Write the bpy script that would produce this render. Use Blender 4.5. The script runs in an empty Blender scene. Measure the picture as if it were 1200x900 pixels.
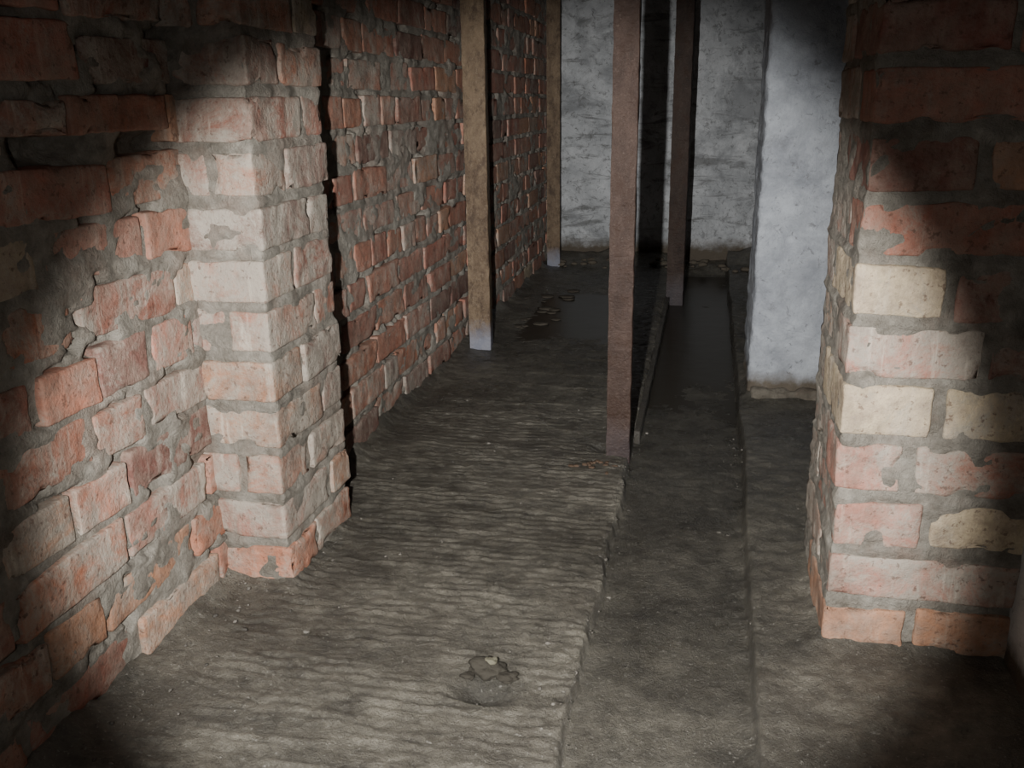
import bpy, math, random
import numpy as np
from mathutils import Matrix, Vector
random.seed(11); RNG=np.random.RandomState(7)
scene=bpy.context.scene

# ---------------------------------------------------------------- noise
def _h(ix,iy,iz,s):
    n=(ix*374761393+iy*668265263+iz*2147483647+s*1274126177)&0xffffffff
    n=((n^(n>>13))*1274126177)&0xffffffff
    n=((n^(n>>16))*2246822519)&0xffffffff
    n=n^(n>>15)
    return (n&0xffffff)/float(0xffffff)
def vn(x,y,z=0.0,s=0):
    x=np.asarray(x,float);y=np.asarray(y,float);z=np.asarray(z,float)
    x,y,z=np.broadcast_arrays(x,y,z)
    fx=np.floor(x);fy=np.floor(y);fz=np.floor(z)
    ix=fx.astype(np.int64);iy=fy.astype(np.int64);iz=fz.astype(np.int64)*7919
    tx=x-fx;ty=y-fy;tz=z-fz
    tx=tx*tx*(3-2*tx);ty=ty*ty*(3-2*ty);tz=tz*tz*(3-2*tz)
    def L(a,b,t): return a+(b-a)*t
    c=[]
    for dz in (0,7919):
        a=L(_h(ix,iy,iz+dz,s),_h(ix+1,iy,iz+dz,s),tx)
        b=L(_h(ix,iy+1,iz+dz,s),_h(ix+1,iy+1,iz+dz,s),tx)
        c.append(L(a,b,ty))
    return L(c[0],c[1],tz)*2-1
def fbm(x,y,z=0.0,s=0,o=4):
    r=0;a=1;f=1;t=0
    for i in range(o):
        r=r+a*vn(np.asarray(x)*f+i*13.7,np.asarray(y)*f+i*5.1,np.asarray(z)*f,s+i);t+=a;a*=.5;f*=2.03
    return r/t*1.5
def sst(a,b,x):
    t=np.clip((x-a)/(b-a),0,1);return t*t*(3-2*t)

# ---------------------------------------------------------------- mesh accumulator
class Acc:
    def __init__(s): s.v=[];s.f=[];s.m=[];s.c=[];s.n=0
    def add(s,v,f,mat,col):
        v=np.asarray(v,float);f=np.asarray(f,int)
        s.v.append(v);s.f.append(f+s.n);s.m.append(np.full(len(f),mat));
        col=np.asarray(col,float)
        if col.ndim==1: col=np.tile(col,(len(v),1))
        s.c.append(col);s.n+=len(v)
    def build(s,name,mats,smooth=True):
        v=np.vstack(s.v);f=np.vstack(s.f);m=np.concatenate(s.m);c=np.vstack(s.c)
        me=bpy.data.meshes.new(name);me.from_pydata(v.tolist(),[],f.tolist())
        for mt in mats: me.materials.append(mt)
        me.polygons.foreach_set('material_index',m.astype(np.int32))
        me.polygons.foreach_set('use_smooth',np.full(len(f),smooth))
        a=me.color_attributes.new('tint','FLOAT_COLOR','POINT')
        a.data.foreach_set('color',c.astype(np.float32).ravel())
        me.update()
        o=bpy.data.objects.new(name,me);scene.collection.objects.link(o);return o

_T={}
def template(nx,ny,nz):
    k=(nx,ny,nz)
    if k in _T:return _T[k]
    idx={};L=[]
    def g(i,j,l):
        t=(i,j,l)
        if t not in idx: idx[t]=len(L);L.append(t)
        return idx[t]
    F=[]
    for i in range(nx):
        for j in range(ny):
            F.append([g(i,j,0),g(i,j+1,0),g(i+1,j+1,0),g(i+1,j,0)])
            F.append([g(i,j,nz),g(i+1,j,nz),g(i+1,j+1,nz),g(i,j+1,nz)])
    for i in range(nx):
        for l in range(nz):
            F.append([g(i,0,l),g(i+1,0,l),g(i+1,0,l+1),g(i,0,l+1)])
            F.append([g(i,ny,l),g(i,ny,l+1),g(i+1,ny,l+1),g(i+1,ny,l)])
    for j in range(ny):
        for l in range(nz):
            F.append([g(0,j,l),g(0,j,l+1),g(0,j+1,l+1),g(0,j+1,l)])
            F.append([g(nx,j,l),g(nx,j+1,l),g(nx,j+1,l+1),g(nx,j,l+1)])
    _T[k]=(np.array(L),np.array(F));return _T[k]
def axis(L,r,seg):
    n=max(1,int(round((L-2*r)/seg)))
    return np.concatenate([[0],np.linspace(r,L-r,n+1),[L]])
def block(acc,lo,hi,r=.006,seg=.014,amp=.0025,chip=.008,mat=0,col=(1,1,1,0),rot=0,seed=0,hf=70):
    lo=np.array(lo,float);hi=np.array(hi,float);S=hi-lo
    ax=[axis(S[i],min(r,S[i]*.3),seg) for i in range(3)]
    I,F=template(*[len(a)-1 for a in ax])
    p=np.stack([ax[i][I[:,i]] for i in range(3)],1)
    q=np.clip(p,r,S-r);d=p-q;n=np.linalg.norm(d,axis=1)
    m=n>1e-9
    p[m]=q[m]+d[m]/n[m][:,None]*r
    w=p+lo
    cen=S/2
    dirn=np.where(m[:,None],d/np.maximum(n,1e-9)[:,None],0)
    disp=fbm(w[:,0]*28,w[:,1]*28,w[:,2]*28,seed,2)*amp+vn(w[:,0]*hf,w[:,1]*hf,w[:,2]*hf,seed+9)*amp*.6
    e=np.minimum(p,S-p);es=np.sort(e,axis=1)[:,1]
    near=np.exp(-(es/.009)**2)
    ch=np.clip(vn(w[:,0]*24,w[:,1]*24,w[:,2]*24,seed+31)-.25,0,1)*chip*2.2
    w=w+dirn*disp[:,None]-dirn*(ch*near)[:,None]
    if rot:
        c=lo+cen
        yy=w[:,1]-c[1];zz=w[:,2]-c[2];xx=w[:,0]-c[0]
        w[:,2]=c[2]+zz+ (yy+xx)*rot
    acc.add(w,F,mat,col)
def grid(acc,A,B,P,mat,col,flip=False):
    na,nb=len(A),len(B)
    i=np.arange(na-1)[:,None]*nb+np.arange(nb-1)[None,:];i=i.ravel()
    f=np.stack([i,i+nb,i+nb+1,i+1],1)
    if flip:f=f[:,::-1]
    acc.add(P,f,mat,col)

# ---------------------------------------------------------------- materials
class M:
    def __init__(s,name):
        s.m=bpy.data.materials.new(name);s.m.use_nodes=True
        s.nt=s.m.node_tree;s.b=s.nt.nodes['Principled BSDF']
        s.tc=s.nt.nodes.new('ShaderNodeTexCoord')
        s.b.inputs['Specular IOR Level'].default_value=.3
    def N(s,t,**k):
        n=s.nt.nodes.new(t)
        for a,b in k.items(): setattr(n,a,b)
        return n
    def L(s,a,b): s.nt.links.new(a,b)
    def noise(s,scale,detail=4,rough=.6,dist=0,stretch=None,off=None):
        n=s.N('ShaderNodeTexNoise');n.inputs['Scale'].default_value=scale;n.inputs['Detail'].default_value=detail
        n.inputs['Roughness'].default_value=rough;n.inputs['Distortion'].default_value=dist
        if stretch or off:
            mp=s.N('ShaderNodeMapping')
            if stretch: mp.inputs['Scale'].default_value=stretch
            if off: mp.inputs['Location'].default_value=off
            s.L(s.tc.outputs['Object'],mp.inputs['Vector']);s.L(mp.outputs[0],n.inputs['Vector'])
        else: s.L(s.tc.outputs['Object'],n.inputs['Vector'])
        return n.outputs['Fac']
    def ramp(s,v,a,b,ca=0,cb=1):
        n=s.N('ShaderNodeMapRange');n.clamp=True
        s.L(v,n.inputs['Value'])
        for i,x in zip(('From Min','From Max','To Min','To Max'),(a,b,ca,cb)): n.inputs[i].default_value=x
        return n.outputs[0]
    def math(s,op,a,b):
        n=s.N('ShaderNodeMath',operation=op)
        for i,x in enumerate((a,b)):
            if isinstance(x,(int,float)): n.inputs[i].default_value=x
            else: s.L(x,n.inputs[i])
        return n.outputs[0]
    def mix(s,f,a,b,mode='MIX'):
        n=s.N('ShaderNodeMix',data_type='RGBA',blend_type=mode)
        if isinstance(f,(int,float)): n.inputs[0].default_value=f
        else: s.L(f,n.inputs[0])
        for i,x in ((6,a),(7,b)):
            if isinstance(x,tuple): n.inputs[i].default_value=(*x[:3],1)
            else: s.L(x,n.inputs[i])
        return n.outputs[2]
    def attr(s):
        n=s.N('ShaderNodeAttribute');n.attribute_name='tint';return n
    def sep(s):
        n=s.N('ShaderNodeSeparateXYZ');s.L(s.tc.outputs['Object'],n.inputs[0]);return n.outputs
    def bump(s,h,st,dist=.01,prev=None):
        n=s.N('ShaderNodeBump');n.inputs['Strength'].default_value=st;n.inputs['Distance'].default_value=dist
        s.L(h,n.inputs['Height'])
        if prev is not None:s.L(prev,n.inputs['Normal'])
        s.L(n.outputs[0],s.b.inputs['Normal']);return n.outputs[0]
    def col(s,c):
        if isinstance(c,tuple): s.b.inputs['Base Color'].default_value=(*c,1)
        else: s.L(c,s.b.inputs['Base Color'])
    def rough(s,r):
        if isinstance(r,(int,float)): s.b.inputs['Roughness'].default_value=r
        else: s.L(r,s.b.inputs['Roughness'])

def mat_brick():
    m=M('brick_clay');a=m.attr()
    v=m.ramp(m.noise(30,5,.65),.3,.7,.66,1.2)
    cc=m.N('ShaderNodeCombineColor');[m.L(v,cc.inputs[i]) for i in range(3)]
    c=m.mix(1.0,a.outputs['Color'],cc.outputs[0],'MULTIPLY')
    # dusty bloom
    c=m.mix(m.ramp(m.noise(16,7,.76,.3,off=(6,2,8)),.36,.64,0.0,.68),c,(.33,.26,.21))
    # cement smears
    film=m.noise(10,8,.82,.5)
    thr=m.math('SUBTRACT',.665,m.math('MULTIPLY',a.outputs['Alpha'],.22))
    f=m.ramp(m.math('SUBTRACT',film,thr),-.05,.11,0,.88)
    c=m.mix(f,c,(.36,.33,.28))
    drip=m.ramp(m.noise(9,5,.65,.2,stretch=(5,5,.6),off=(1,7,3)),.56,.74,0,.8)
    c=m.mix(m.math('MULTIPLY',drip,a.outputs['Alpha']),c,(.60,.53,.44))
    dirt=m.ramp(m.noise(5,7,.8,off=(3,1,2)),.48,.70,0,.7)
    c=m.mix(dirt,c,(.11,.066,.050))
    pit=m.ramp(m.noise(90,3,.6),.60,.68,0,.6)
    c=m.mix(pit,c,(.10,.055,.04))
    m.col(c);m.rough(.82)
    b=m.bump(m.noise(150,4,.7),.6,.004);m.bump(m.noise(38,6,.75),.6,.008,b)
    return m.m
def mat_mortar():
    m=M('mortar');a=m.attr()
    n=m.ramp(m.noise(14,6,.75),.3,.7)
    c=m.mix(n,(.12,.105,.085),(.35,.325,.28))
    c=m.mix(m.ramp(m.noise(7,5,.7,off=(2,9,2)),.5,.68,0,.3),c,(.26,.155,.115))
    c=m.mix(1.0,c,a.outputs['Color'],'MULTIPLY')
    m.col(c);m.rough(.9)
    b=m.bump(m.noise(220,3,.7),.7,.003);m.bump(m.noise(50,6,.78,.5),1.0,.009,b)
    return m.m
def mat_floor():
    m=M('floor_concrete_wet');a=m.attr()
    n=m.ramp(m.noise(15,9,.82),.34,.68)
    c=m.mix(n,(.044,.040,.033),(.215,.200,.168))
    c=m.mix(m.ramp(m.noise(4,6,.7,off=(7,1,1)),.48,.62,0,.45),c,(.060,.052,.042))
    c=m.mix(1.0,c,a.outputs['Color'],'MULTIPLY')
    sp=m.ramp(m.noise(190,2,.5),.64,.72,0,.6)
    c=m.mix(sp,c,(.33,.315,.28))
    sp2=m.ramp(m.noise(120,4,.7,off=(3,3,3)),.58,.68,0,.7)
    c=m.mix(sp2,c,(.035,.03,.024))
    m.col(c)
    wet=a.outputs['Alpha']
    r=m.math('SUBTRACT',m.ramp(m.noise(25,4,.6),.3,.7,.36,.64),m.math('MULTIPLY',wet,.20))
    m.rough(r)
    m.b.inputs['Specular IOR Level'].default_value=.7
    b=m.bump(m.noise(260,3,.7),1.0,.0035);m.bump(m.noise(95,6,.8,.2),.9,.007,b)
    return m.m
def mat_concrete(name,ca,cb,stain,zlo=None,lines=False):
    m=M(name);x,y,z=m.sep()
    n=m.ramp(m.noise(5,8,.75,.4),.35,.66)
    c=m.mix(n,ca,cb)
    p=m.ramp(m.noise(38,6,.75,.8),.58,.66,0,.7)
    c=m.mix(p,c,stain)
    p=m.ramp(m.noise(7,8,.8,.5,off=(2,8,4)),.56,.68,0,.45)
    c=m.mix(p,c,stain)
    if lines:
        l=m.ramp(m.noise(3,7,.72,1.0,stretch=(1,1,5)),.54,.64,0,.7)
        c=m.mix(l,c,stain)
        l=m.ramp(m.noise(2.6,8,.75,.6,off=(5,2,1)),.50,.62,0,.7)
        c=m.mix(l,c,tuple(q*.55 for q in ca))
        l=m.ramp(m.noise(24,6,.75,.9,off=(1,2,1)),.55,.62,0,.6)
        c=m.mix(l,c,stain)
    if zlo:
        zz=m.math('ADD',z,m.math('MULTIPLY',m.math('SUBTRACT',m.noise(14,5,.7),.5),zlo*1.2))
        c=m.mix(m.ramp(zz,zlo*.6,zlo*1.3,1,0),c,(.10,.082,.062))
    m.col(c);m.rough(.85)
    b=m.bump(m.noise(150,4,.7),.6,.004);m.bump(m.noise(22,7,.78,.6),.9,.012,b)
    return m.m
def mat_steel(name,ca,cb,pale,dep,dk=.8,met=.1):
    m=M(name);x,y,z=m.sep()
    n=m.ramp(m.noise(18,8,.8,.4,stretch=(1,1,.5)),.36,.64)
    c=m.mix(n,ca,cb)
    c=m.mix(m.ramp(m.noise(130,5,.8),.57,.70,0,.6),c,pale)
    c=m.mix(m.ramp(m.noise(26,6,.76,off=(4,4,4),stretch=(1,1,.6)),.50,.62,0,dk),c,(.030,.015,.009))
    zz=m.math('ADD',z,m.math('MULTIPLY',m.math('SUBTRACT',m.noise(20,5,.7),.5),.12))
    c=m.mix(m.ramp(zz,.03,.11,dep,0),c,(.22,.24,.30))
    m.col(c);m.rough(.6);m.b.inputs['Metallic'].default_value=met
    b=m.bump(m.noise(140,4,.7),.8,.003);m.bump(m.noise(40,5,.7),.7,.004,b)
    return m.m
def mat_water():
    m=M('murky_water');m.col((.030,.026,.020));m.rough(.30)
    m.b.inputs['IOR'].default_value=1.33;m.b.inputs['Specular IOR Level'].default_value=.3
    m.bump(m.noise(9,3,.5),.2,.01);return m.m
def mat_stone():
    m=M('gravel_stone');a=m.attr();m.col(a.outputs['Color']);m.rough(.8)
    m.bump(m.noise(120,5,.75),.9,.005);return m.m
BR=mat_brick();MO=mat_mortar();FL=mat_floor();ST=mat_stone();WA=mat_water()
C_PIER=mat_concrete('pier_concrete',(.22,.232,.255),(.41,.43,.46),(.12,.12,.125),.07)
C_FAR=mat_concrete('far_wall_concrete',(.33,.34,.35),(.56,.57,.58),(.12,.12,.115),.10,True)
C_RIGHT=mat_concrete('right_wall_plaster',(.42,.42,.42),(.60,.60,.59),(.25,.24,.22),.05)
C_CEIL=mat_concrete('ceiling_concrete',(.16,.15,.14),(.26,.25,.23),(.1,.09,.08))
S_TAN=mat_steel('rusty_steel_tan',(.085,.054,.032),(.185,.132,.082),(.28,.23,.17),.7,.6)
S_RED=mat_steel('rusty_steel_red',(.024,.013,.009),(.050,.030,.022),(.12,.09,.07),.06,.8,.3)
S_DARK=mat_steel('rusty_steel_dark',(.020,.012,.009),(.042,.027,.020),(.10,.075,.06),.1,.8,.3)

C=.093; BH=.077; TOP=2.04; NC=22
RED=[(.39,.155,.10),(.35,.13,.09),(.42,.175,.115),(.30,.115,.08),(.43,.17,.10),(.37,.16,.115)]
def rcol(film=None,lo=.0,hi=.75):
    r=random.random()
    if r<.02: c=(.46,.38,.26)
    elif r<.14: c=(.17,.075,.06)
    elif r<.21: c=(.45,.22,.125)
    else: c=random.choice(RED)
    k=random.uniform(.8,1.1)
    return (c[0]*k,c[1]*k,c[2]*k,random.uniform(lo,hi) if film is None else film)

XW=-.90; Y0=-1.2; Y1=5.46
HOLES=[(1.17,.850),(1.40,.840)]
# ---------------------------------------------------------------- left wall (brick by brick)
acc=Acc()
for r in range(NC):
    z0=r*C+.004
    y=Y0+.0-random.uniform(0,.2)
    while y<Y1:
        if r%4==1: L=.12 if random.random()<.8 else .25
        else: L=.25 if random.random()<.8 else .12
        L+=random.uniform(-.006,.006)
        a=max(y,Y0);b=min(y+L,Y1)
        if b-a>.03:
            near=(a<2.7 and b>.8)
            if b<.6: seg=.05
            else: seg=.010 if near else .018
            pr=random.uniform(-.004,.007)
            hh=BH+random.uniform(-.008,.003)
            ex=0
            for (hy,hz) in HOLES:
                if a-.02<hy<b+.02 and abs(z0-hz)<.02: ex=.022;pr=.010
            block(acc,(XW-.07,a,z0+ex),(XW+pr,b,z0+hh),r=.0035,seg=seg,amp=.0019,chip=.012,mat=0,col=rcol(lo=.2,hi=1.1 if near else .8),rot=random.uniform(-.03,.03),seed=random.randint(0,99))
        y+=L+random.uniform(.006,.020)
ys=np.concatenate([np.arange(Y0,.8,.05),np.arange(.8,2.8,.006),np.arange(2.8,Y1+.01,.011)]);zs=np.arange(-.02,TOP,.006)
A,B=np.meshgrid(ys,zs,indexing='ij');a=A.ravel();b=B.ravel()
ph=((b-.004)%C)/C
joint=np.exp(-((np.minimum(np.abs(ph-.91),np.abs(ph+.09)))/.10)**2)
d=-.0040+joint*.0035+fbm(a*18,b*24,0,3,5)*.0065+np.clip(fbm(a*6,b*8,0,8,4),0,1)*.007
d=d-sst(.30,.5,fbm(a*13,b*18,0,15,3))*.018
for (hy,hz) in HOLES:
    d=d-.060*np.exp(-(np.abs((a-hy)/.06)**3+np.abs((b-hz)/.024)**3))
grid(acc,ys,zs,np.stack([XW+d,a,b],1),1,(1,1,1,0))
wall_left=acc.build('wall_left',[BR,MO])

# ---------------------------------------------------------------- brick pillars
def pillar(name,x0,x1,y0,y1,rows,ncol=NC,seg=.009,tone=(1,1,1,0),C=C,BH=BH):
    acc=Acc()
    for r in range(ncol):
        z0=r*C+.003
        for (xa,xb,ya,yb,col) in rows(r):
            pr=[random.uniform(-.003,.006) for _ in range(4)]
            block(acc,(xa+pr[0],ya-pr[1],z0),(xb+pr[2],yb+pr[3],z0+BH+random.uniform(-.005,.003)),r=.004,seg=seg,amp=.0022,chip=.015,mat=0,col=col,rot=random.uniform(-.022,.022),seed=random.randint(0,99))
    lo=np.array((x0+.004,y0+.004,-.01));hi=np.array((x1-.004,y1-.004,ncol*C))
    S=hi-lo;ax=[axis(S[i],.006,.0075) for i in range(3)]
    I,F=template(*[len(q)-1 for q in ax]);p=np.stack([ax[i][I[:,i]] for i in range(3)],1)
    q=np.clip(p,.006,S-.006);dd=p-q;n=np.linalg.norm(dd,axis=1);dn=dd/np.maximum(n,1e-9)[:,None]
    w=p+lo;ph=(w[:,2]%C)/C;joint=np.exp(-((np.abs(ph-.92))/.11)**2)
    dis=fbm(w[:,0]*20,w[:,1]*20,w[:,2]*26,5,4)*.0075+joint*.004-.001
    w=w+dn*dis[:,None]
    acc.add(w,F,1,tone)
    return acc.build(name,[BR,MO])
PX=-.762;PY0=1.49;PY1=1.80
def rowsL(r):
    g=.014
    sp=.12 if r%2==0 else .205
    lo_=.8 if r>2 else .2
    c1=rcol(random.uniform(lo_,1.3));c2=rcol(random.uniform(lo_,1.2))
    m=PY0+sp
    if r%3==2:
        xm=XW+.045
        return [(XW-.03,xm,PY0,m,rcol(.9)),(xm+g,PX,PY0,m,c1),(XW,PX,m+g,PY1,c2)]
    return [(XW-.03,PX,PY0,m,c1),(XW,PX,m+g,PY1,c2)]
pillar('brick_pillar',XW-.03,PX,PY0,PY1,rowsL)

RX=.225;RX1=.545;RY0=1.46;RY1=1.83
PINK=(.43,.195,.145);CRM=(.60,.49,.33);ORG=(.47,.24,.14);DRK=(.22,.09,.07);RD=(.37,.145,.10)
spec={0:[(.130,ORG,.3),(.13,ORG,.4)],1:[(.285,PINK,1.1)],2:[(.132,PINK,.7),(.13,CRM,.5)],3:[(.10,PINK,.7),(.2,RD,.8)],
 4:[(.13,CRM,.5),(.13,CRM,.6)],5:[(.19,PINK,1.1),(.1,DRK,.5)],6:[(.13,CRM,.5),(.14,DRK,.4)],7:[(.29,RD,.4)],  # DRK bricks ending these rows have the shadow painted into their colour
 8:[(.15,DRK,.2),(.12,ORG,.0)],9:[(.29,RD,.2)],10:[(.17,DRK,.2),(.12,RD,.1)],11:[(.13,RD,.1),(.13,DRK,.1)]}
def rowsR(r):
    out=[];x=RX;g=.018
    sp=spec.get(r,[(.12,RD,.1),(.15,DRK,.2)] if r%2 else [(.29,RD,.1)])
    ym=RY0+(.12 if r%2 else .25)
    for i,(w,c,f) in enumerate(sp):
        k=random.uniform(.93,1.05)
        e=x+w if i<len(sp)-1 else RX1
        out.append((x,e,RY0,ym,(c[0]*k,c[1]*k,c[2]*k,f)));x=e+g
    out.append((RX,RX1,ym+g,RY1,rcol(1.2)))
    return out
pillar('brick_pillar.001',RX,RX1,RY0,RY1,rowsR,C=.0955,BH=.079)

# ---------------------------------------------------------------- floor
TL=-.172;TR=.118
xs=np.unique(np.round(np.concatenate([np.arange(-1.0,TL-.03,.0065),np.arange(TL-.03,TL+.03,.003),np.arange(TL+.03,TR-.03,.0065),np.arange(TR-.03,TR+.03,.003),np.arange(TR+.03,.62,.0065)]),5))
ysf=np.concatenate([np.arange(-1.2,.9,.05),np.arange(.9,2.7,.0042),np.arange(2.7,5.56,.009)])
A,B=np.meshgrid(xs,ysf,indexing='ij');x=A.ravel();y=B.ravel()
tl=TL+fbm(y*5,0*y,0,21,5)*.008*sst(3.2,2.2,y)+fbm(y*40,x*10,0,24,3)*.003
tr=TR+fbm(y*4,0*y+9,0,22,5)*.006+.014*sst(1.2,2.4,y)-.009
left=1-sst(-.004,.004,x-tl);right=sst(-.005,.005,x-tr);tren=1-left-right
warp=fbm(x*3,y*4,0,31,3)*.012+fbm(x*20,y*12,0,32,4)*.0065
ph=(y+warp)/.0245
rid=(.5+.5*np.sin(ph*2*math.pi));rid=1-(1-rid)**2.4
mod=np.clip(.50+fbm(x*11,y*34,0,33,4)*1.1,.0,1.4)*(1-.5*sst(2.6,3.6,y))*sst(-.9,-.76,x)
zl=rid*.0032*mod+fbm(x*60,y*95,0,34,3)*.0021+fbm(x*5,y*5,0,35,3)*.0025-.006
edge=np.exp(-((x-tl)/.03)**2)
zl=zl-np.exp(-((x-tl)/.015)**2)*np.abs(fbm(x*25,y*25,0,36,4))*.014
zl=zl-.014*sst(3.1,3.7,y)*sst(-.84,-.7,x)*(1-sst(-.35,-.2,x))*(1-.6*sst(4.2,4.8,y))
wallfil=np.exp(-np.clip(x+.90,0,9)/.028)
zl=zl+wallfil*(.028+.02*fbm(x*12,y*12,0,37,3))
pf=np.exp(-np.maximum(0,np.maximum(x-PX,np.maximum(PY0-y,y-PY1)))/.018)*(x<-.6)
zl=zl+pf*(.010+.010*fbm(x*15,y*15,0,47,3))
hole=np.exp(-(((x+.315)/.040)**2+((y-1.235)/.026)**2))
zl=zl-.026*hole
zl=zl-.02*np.exp(-(((x+.25)/.03)**2+((y-2.36)/.035)**2))
zr=fbm(x*40,y*40,0,38,4)*.003+fbm(x*7,y*7,0,39,3)*.004+.003
zr=zr+.014*np.exp(-np.maximum(0,np.maximum(.225-x,np.maximum(RY0-y,y-RY1)))/.015)*(1+.5*fbm(x*15,y*15,0,44,3))
zr=zr+.02*np.exp(-np.maximum(0,np.maximum(.150-x,np.maximum(2.85-y,y-3.2)))/.02)
zt=-.034-.024*sst(1.6,3.4,y)+fbm(x*6,y*4,0,40,3)*.004+fbm(x*55,y*55,0,41,3)*.0012
zt=zt+.007*np.exp(-((x-tr)/.02)**2)*np.clip(1+fbm(x*20,y*20,0,48,3),0,2)*sst(2.6,1.6,y)
z=zl*left+zr*right+zt*tren
farm=sst(5.15,5.45,y)
z=z+farm*(.05+.03*fbm(x*6,y*6,0,42,3))
k=.98+.24*rid*np.clip(mod,0,1)*left+.28*fbm(x*9,y*9,0,43,4)
wet=np.clip(.2+sst(1.7,3.0,y)*.60+tren*.25+fbm(x*4,y*4,0,45,3)*.35,0,1)
k=np.clip(k*(1-.50*wet),.20,1.4)
k=np.where(farm>.2,.8,k)
k=k*(1+.15*edge)*(1-.08*tren)*(1-.55*np.exp(-(((x+.31)/.055)**2+((y-1.25)/.045)**2)))  # last factor paints the shade of the hollow by the clod into the tint
col=np.stack([k*1.0,k*.985,k*.94,wet],1)
fa=Acc();grid(fa,xs,ysf,np.stack([x,y,z],1),0,col)

def stone(acc,c,s,col,seed,mat=0,n_=4,amp=.28):
    I,F=template(n_,n_,n_);p=I/(n_/2.0)-1.0
    n=np.linalg.norm(p,axis=1,keepdims=True);p=p/n
    p=p*(1+amp*vn(p[:,0]*1.7+seed,p[:,1]*1.7,p[:,2]*1.7,seed)+amp*.5*(vn(p[:,0]*4+seed,p[:,1]*4,p[:,2]*4,seed) if n_>4 else 0))[:,None]
    acc.add(p*np.array(s)+np.array(c),F,mat,(*col,1))
for i in range(320):
    r=random.random()
    if r<.30: xx=TL+random.gauss(-.012,.02);yy=random.uniform(1.0,2.3);zz=-.010
    elif r<.5: xx=TR+random.gauss(0,.03);yy=random.uniform(1.0,2.6);zz=-.010
    elif r<.62: xx=XW+.03+abs(random.gauss(0,.05));yy=random.uniform(.95,1.48);zz=.008
    elif r<.70: xx=PX+abs(random.gauss(.01,.03));yy=random.uniform(1.45,1.85);zz=-.003
    elif r<.88: xx=random.uniform(-.85,.22);yy=random.uniform(1.0,2.8);zz=-.004
    else: xx=random.uniform(TR,.5);yy=random.uniform(1.0,2.6);zz=.001
    if TL+.01<xx<TR-.01: zz=-.037
    s=random.choice([.0012,.0015,.002,.002,.003,.004]) ;g=random.uniform(.06,.20)
    stone(fa,(xx,yy,zz+s*.2),(s*random.uniform(.8,1.5),s*random.uniform(.8,1.4),s*.7),(g,g*.92,g*.8),i,1)
for i in range(14):
    stone(fa,(-.25+random.gauss(0,.025),2.22+random.gauss(0,.02),-.006),(random.uniform(.004,.010),random.uniform(.004,.010),.004),(.09,.058,.038),40+i,1)
for i in range(60):
    s=random.uniform(.006,.02)
    stone(fa,(random.uniform(-.85,.4),random.uniform(5.0,5.42),.0+random.uniform(0,.02)),(s*1.4,s,s*.7),(.09,.075,.056),140+i,1)
for i in range(22):
    s=random.uniform(.006,.02)
    stone(fa,(random.uniform(-.84,-.62),random.uniform(3.7,4.6),-.014),(s*2.0,s*1.6,s*.4),(.06,.05,.038),240+i,1)
floor=fa.build('floor',[FL,ST])

def sheet(name,x0,x1,y0,y1,z,mat):
    me=bpy.data.meshes.new(name);me.from_pydata([(x0,y0,z),(x1,y0,z),(x1,y1,z),(x0,y1,z)],[],[(0,1,2,3)]);me.materials.append(mat)
    o=bpy.data.objects.new(name,me);scene.collection.objects.link(o);return o
sheet('trench_water',TL-.015,TR+.02,2.0,5.42,-.054,WA)
sheet('puddle',-.87,TL-.03,3.0,5.2,-.0165,WA)

# ---------------------------------------------------------------- flat walls / ceiling
def hwall(name,axis_,pos,a0,a1,mat,amp,sgn,step=.02):
    acc=Acc();A_=np.arange(a0,a1+step,step);Z_=np.arange(-.03,TOP+.02,step)
    P,Q=np.meshgrid(A_,Z_,indexing='ij');p=P.ravel();q=Q.ravel()
    d=fbm(p*5,q*5,0,51,5)*amp
    if axis_=='y': V=np.stack([p,pos+d*sgn,q],1)
    else: V=np.stack([pos+d*sgn,p,q],1)
    grid(acc,A_,Z_,V,0,(1,1,1,0),flip=(axis_=='x'))
    return acc.build(name,[mat])
hwall('wall_far','y',5.46,-1.0,.6,C_FAR,.010,-1,.012)
hwall('wall_right','x',.515,-1.25,5.5,C_RIGHT,.006,-1,.03)
hwall('wall_back','y',-1.2,-1.0,.6,C_RIGHT,.004,1,.05)
sheet('ceiling',-1.0,.6,-1.25,5.52,TOP-.0,C_CEIL)

acc=Acc()
block(acc,(.150,2.85,.0),(.53,3.20,TOP),r=.012,seg=.014,amp=.0045,chip=.010,mat=0,seed=4,hf=45)
block(acc,(.158,2.825,-.01),(.53,3.22,.035),r=.012,seg=.012,amp=.008,chip=.012,mat=1,seed=5,col=(.5,.48,.45,0))
acc.build('concrete_pillar',[C_PIER,MO])

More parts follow.
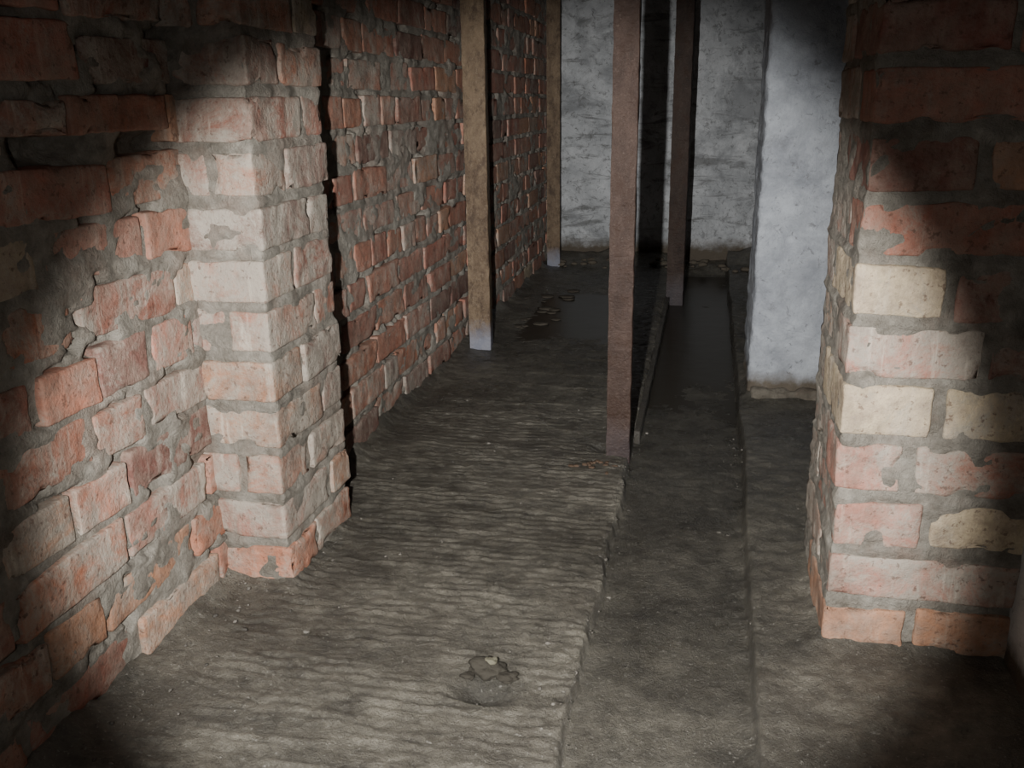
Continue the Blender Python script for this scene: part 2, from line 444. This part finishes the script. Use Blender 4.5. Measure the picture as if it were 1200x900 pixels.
# ---------------------------------------------------------------- steel angle posts
def angle_post(name,x,y,w,t,mat,z0,z1,rot=0,back=.06,lean=0):
    """L section: flange facing -Y of width w, second flange running +Y at its right edge"""
    prof=[(-w/2,0),(w/2-.002,0),(w/2,.002),(w/2,back),(w/2-t,back),(w/2-t,t+.003),(w/2-t-.003,t),(-w/2,t)]
    n=len(prof);zz=np.linspace(z0,z1,160);V=[];F=[]
    ca,sa=math.cos(rot),math.sin(rot)
    for k_,z_ in enumerate(zz):
        for (px,py) in prof:
            j=float(fbm(np.array([z_*30]),np.array([px*60+py*50+x*9]),0,61,3)[0])*.0014
            px2=px+j;py2=py+j
            V.append((x+px2*ca-py2*sa+lean*(z_-z0),y+px2*sa+py2*ca,z_))
    for k_ in range(len(zz)-1):
        for i in range(n):
            j=(i+1)%n;F.append((k_*n+i,k_*n+j,(k_+1)*n+j,(k_+1)*n+i))
    F.append(tuple(range(n))[::-1]);F.append(tuple((len(zz)-1)*n+i for i in range(n)))
    me=bpy.data.meshes.new(name);me.from_pydata(V,[],F);me.materials.append(mat)
    o=bpy.data.objects.new(name,me);scene.collection.objects.link(o);return o
angle_post('steel_post',-.822,3.30,.080,.008,S_TAN,-.02,TOP,rot=.12,back=.075)
angle_post('steel_post.001',-.203,2.30,.062,.007,S_RED,-.03,TOP,rot=.04,back=.06)
angle_post('steel_post.002',-.135,4.43,.080,.008,S_DARK,-.07,TOP,rot=-.05,back=.08)
angle_post('steel_post.003',-.842,5.15,.072,.008,S_TAN,-.02,TOP,rot=.12,back=.06)

acc=Acc();block(acc,(TL-.004,2.50,-.07),(TL+.014,4.40,-.008),r=.003,seg=.02,amp=.0015,chip=.004,mat=0,seed=8,col=(.42,.40,.37,.6))
acc.build('trench_edging_board',[FL])

acc=Acc()
stone(acc,(-.322,1.285,.002),(.030,.020,.015),(.045,.040,.031),3,n_=12,amp=.35)
stone(acc,(-.318,1.290,.013),(.013,.008,.005),(.15,.14,.10),5,n_=8,amp=.35)
stone(acc,(-.284,1.272,-.003),(.018,.013,.008),(.04,.035,.027),6,n_=10,amp=.35)
stone(acc,(-.350,1.264,-.003),(.011,.009,.006),(.04,.035,.027),9,n_=8,amp=.35)
acc.build('dirt_clod',[ST])

# ---------------------------------------------------------------- torch light
def R(px,py):
    a=px-600;b=py-450
    return Vector((.979*a+.04675*b-214.4,.2035*a-.2901*b+1009.9,-(.01386*a+.9559*b+316.9))).normalized()
def spot(name,d,deg,blend,E,col=(1,.985,.95),loc=(-.12,.0,.88)):
    l=bpy.data.lights.new(name,'SPOT');l.energy=E;l.spot_size=math.radians(deg);l.spot_blend=blend;l.shadow_soft_size=.008;l.color=col
    o=bpy.data.objects.new(name,l);o.location=loc;o.rotation_euler=d.to_track_quat('-Z','Y').to_euler();scene.collection.objects.link(o)
spot('torch_beam',R(668,512),57.5,.38,275)
spot('torch_hotspot',R(750,290),36,1.0,290,(.98,.99,1))
spot('torch_spill',R(640,430),130,.6,6.5)
w=bpy.data.worlds.new('World');scene.world=w;w.use_nodes=True
w.node_tree.nodes['Background'].inputs[0].default_value=(.02,.02,.02,1);w.node_tree.nodes['Background'].inputs[1].default_value=.05

# ---------------------------------------------------------------- camera
cd=bpy.data.cameras.new('camera');cam=bpy.data.objects.new('camera',cd);scene.collection.objects.link(cam)
cd.sensor_width=36;cd.lens=1080/1200*36;cd.clip_start=.02
rx=Vector((.979,.2035,-.01386));up=Vector((-.04675,.2901,.9559));bk=Vector((.19855,-.9351,.2934))
m=Matrix((rx,up,bk)).transposed().to_4x4();m.translation=Vector((0,0,.9));cam.matrix_world=m
scene.camera=cam
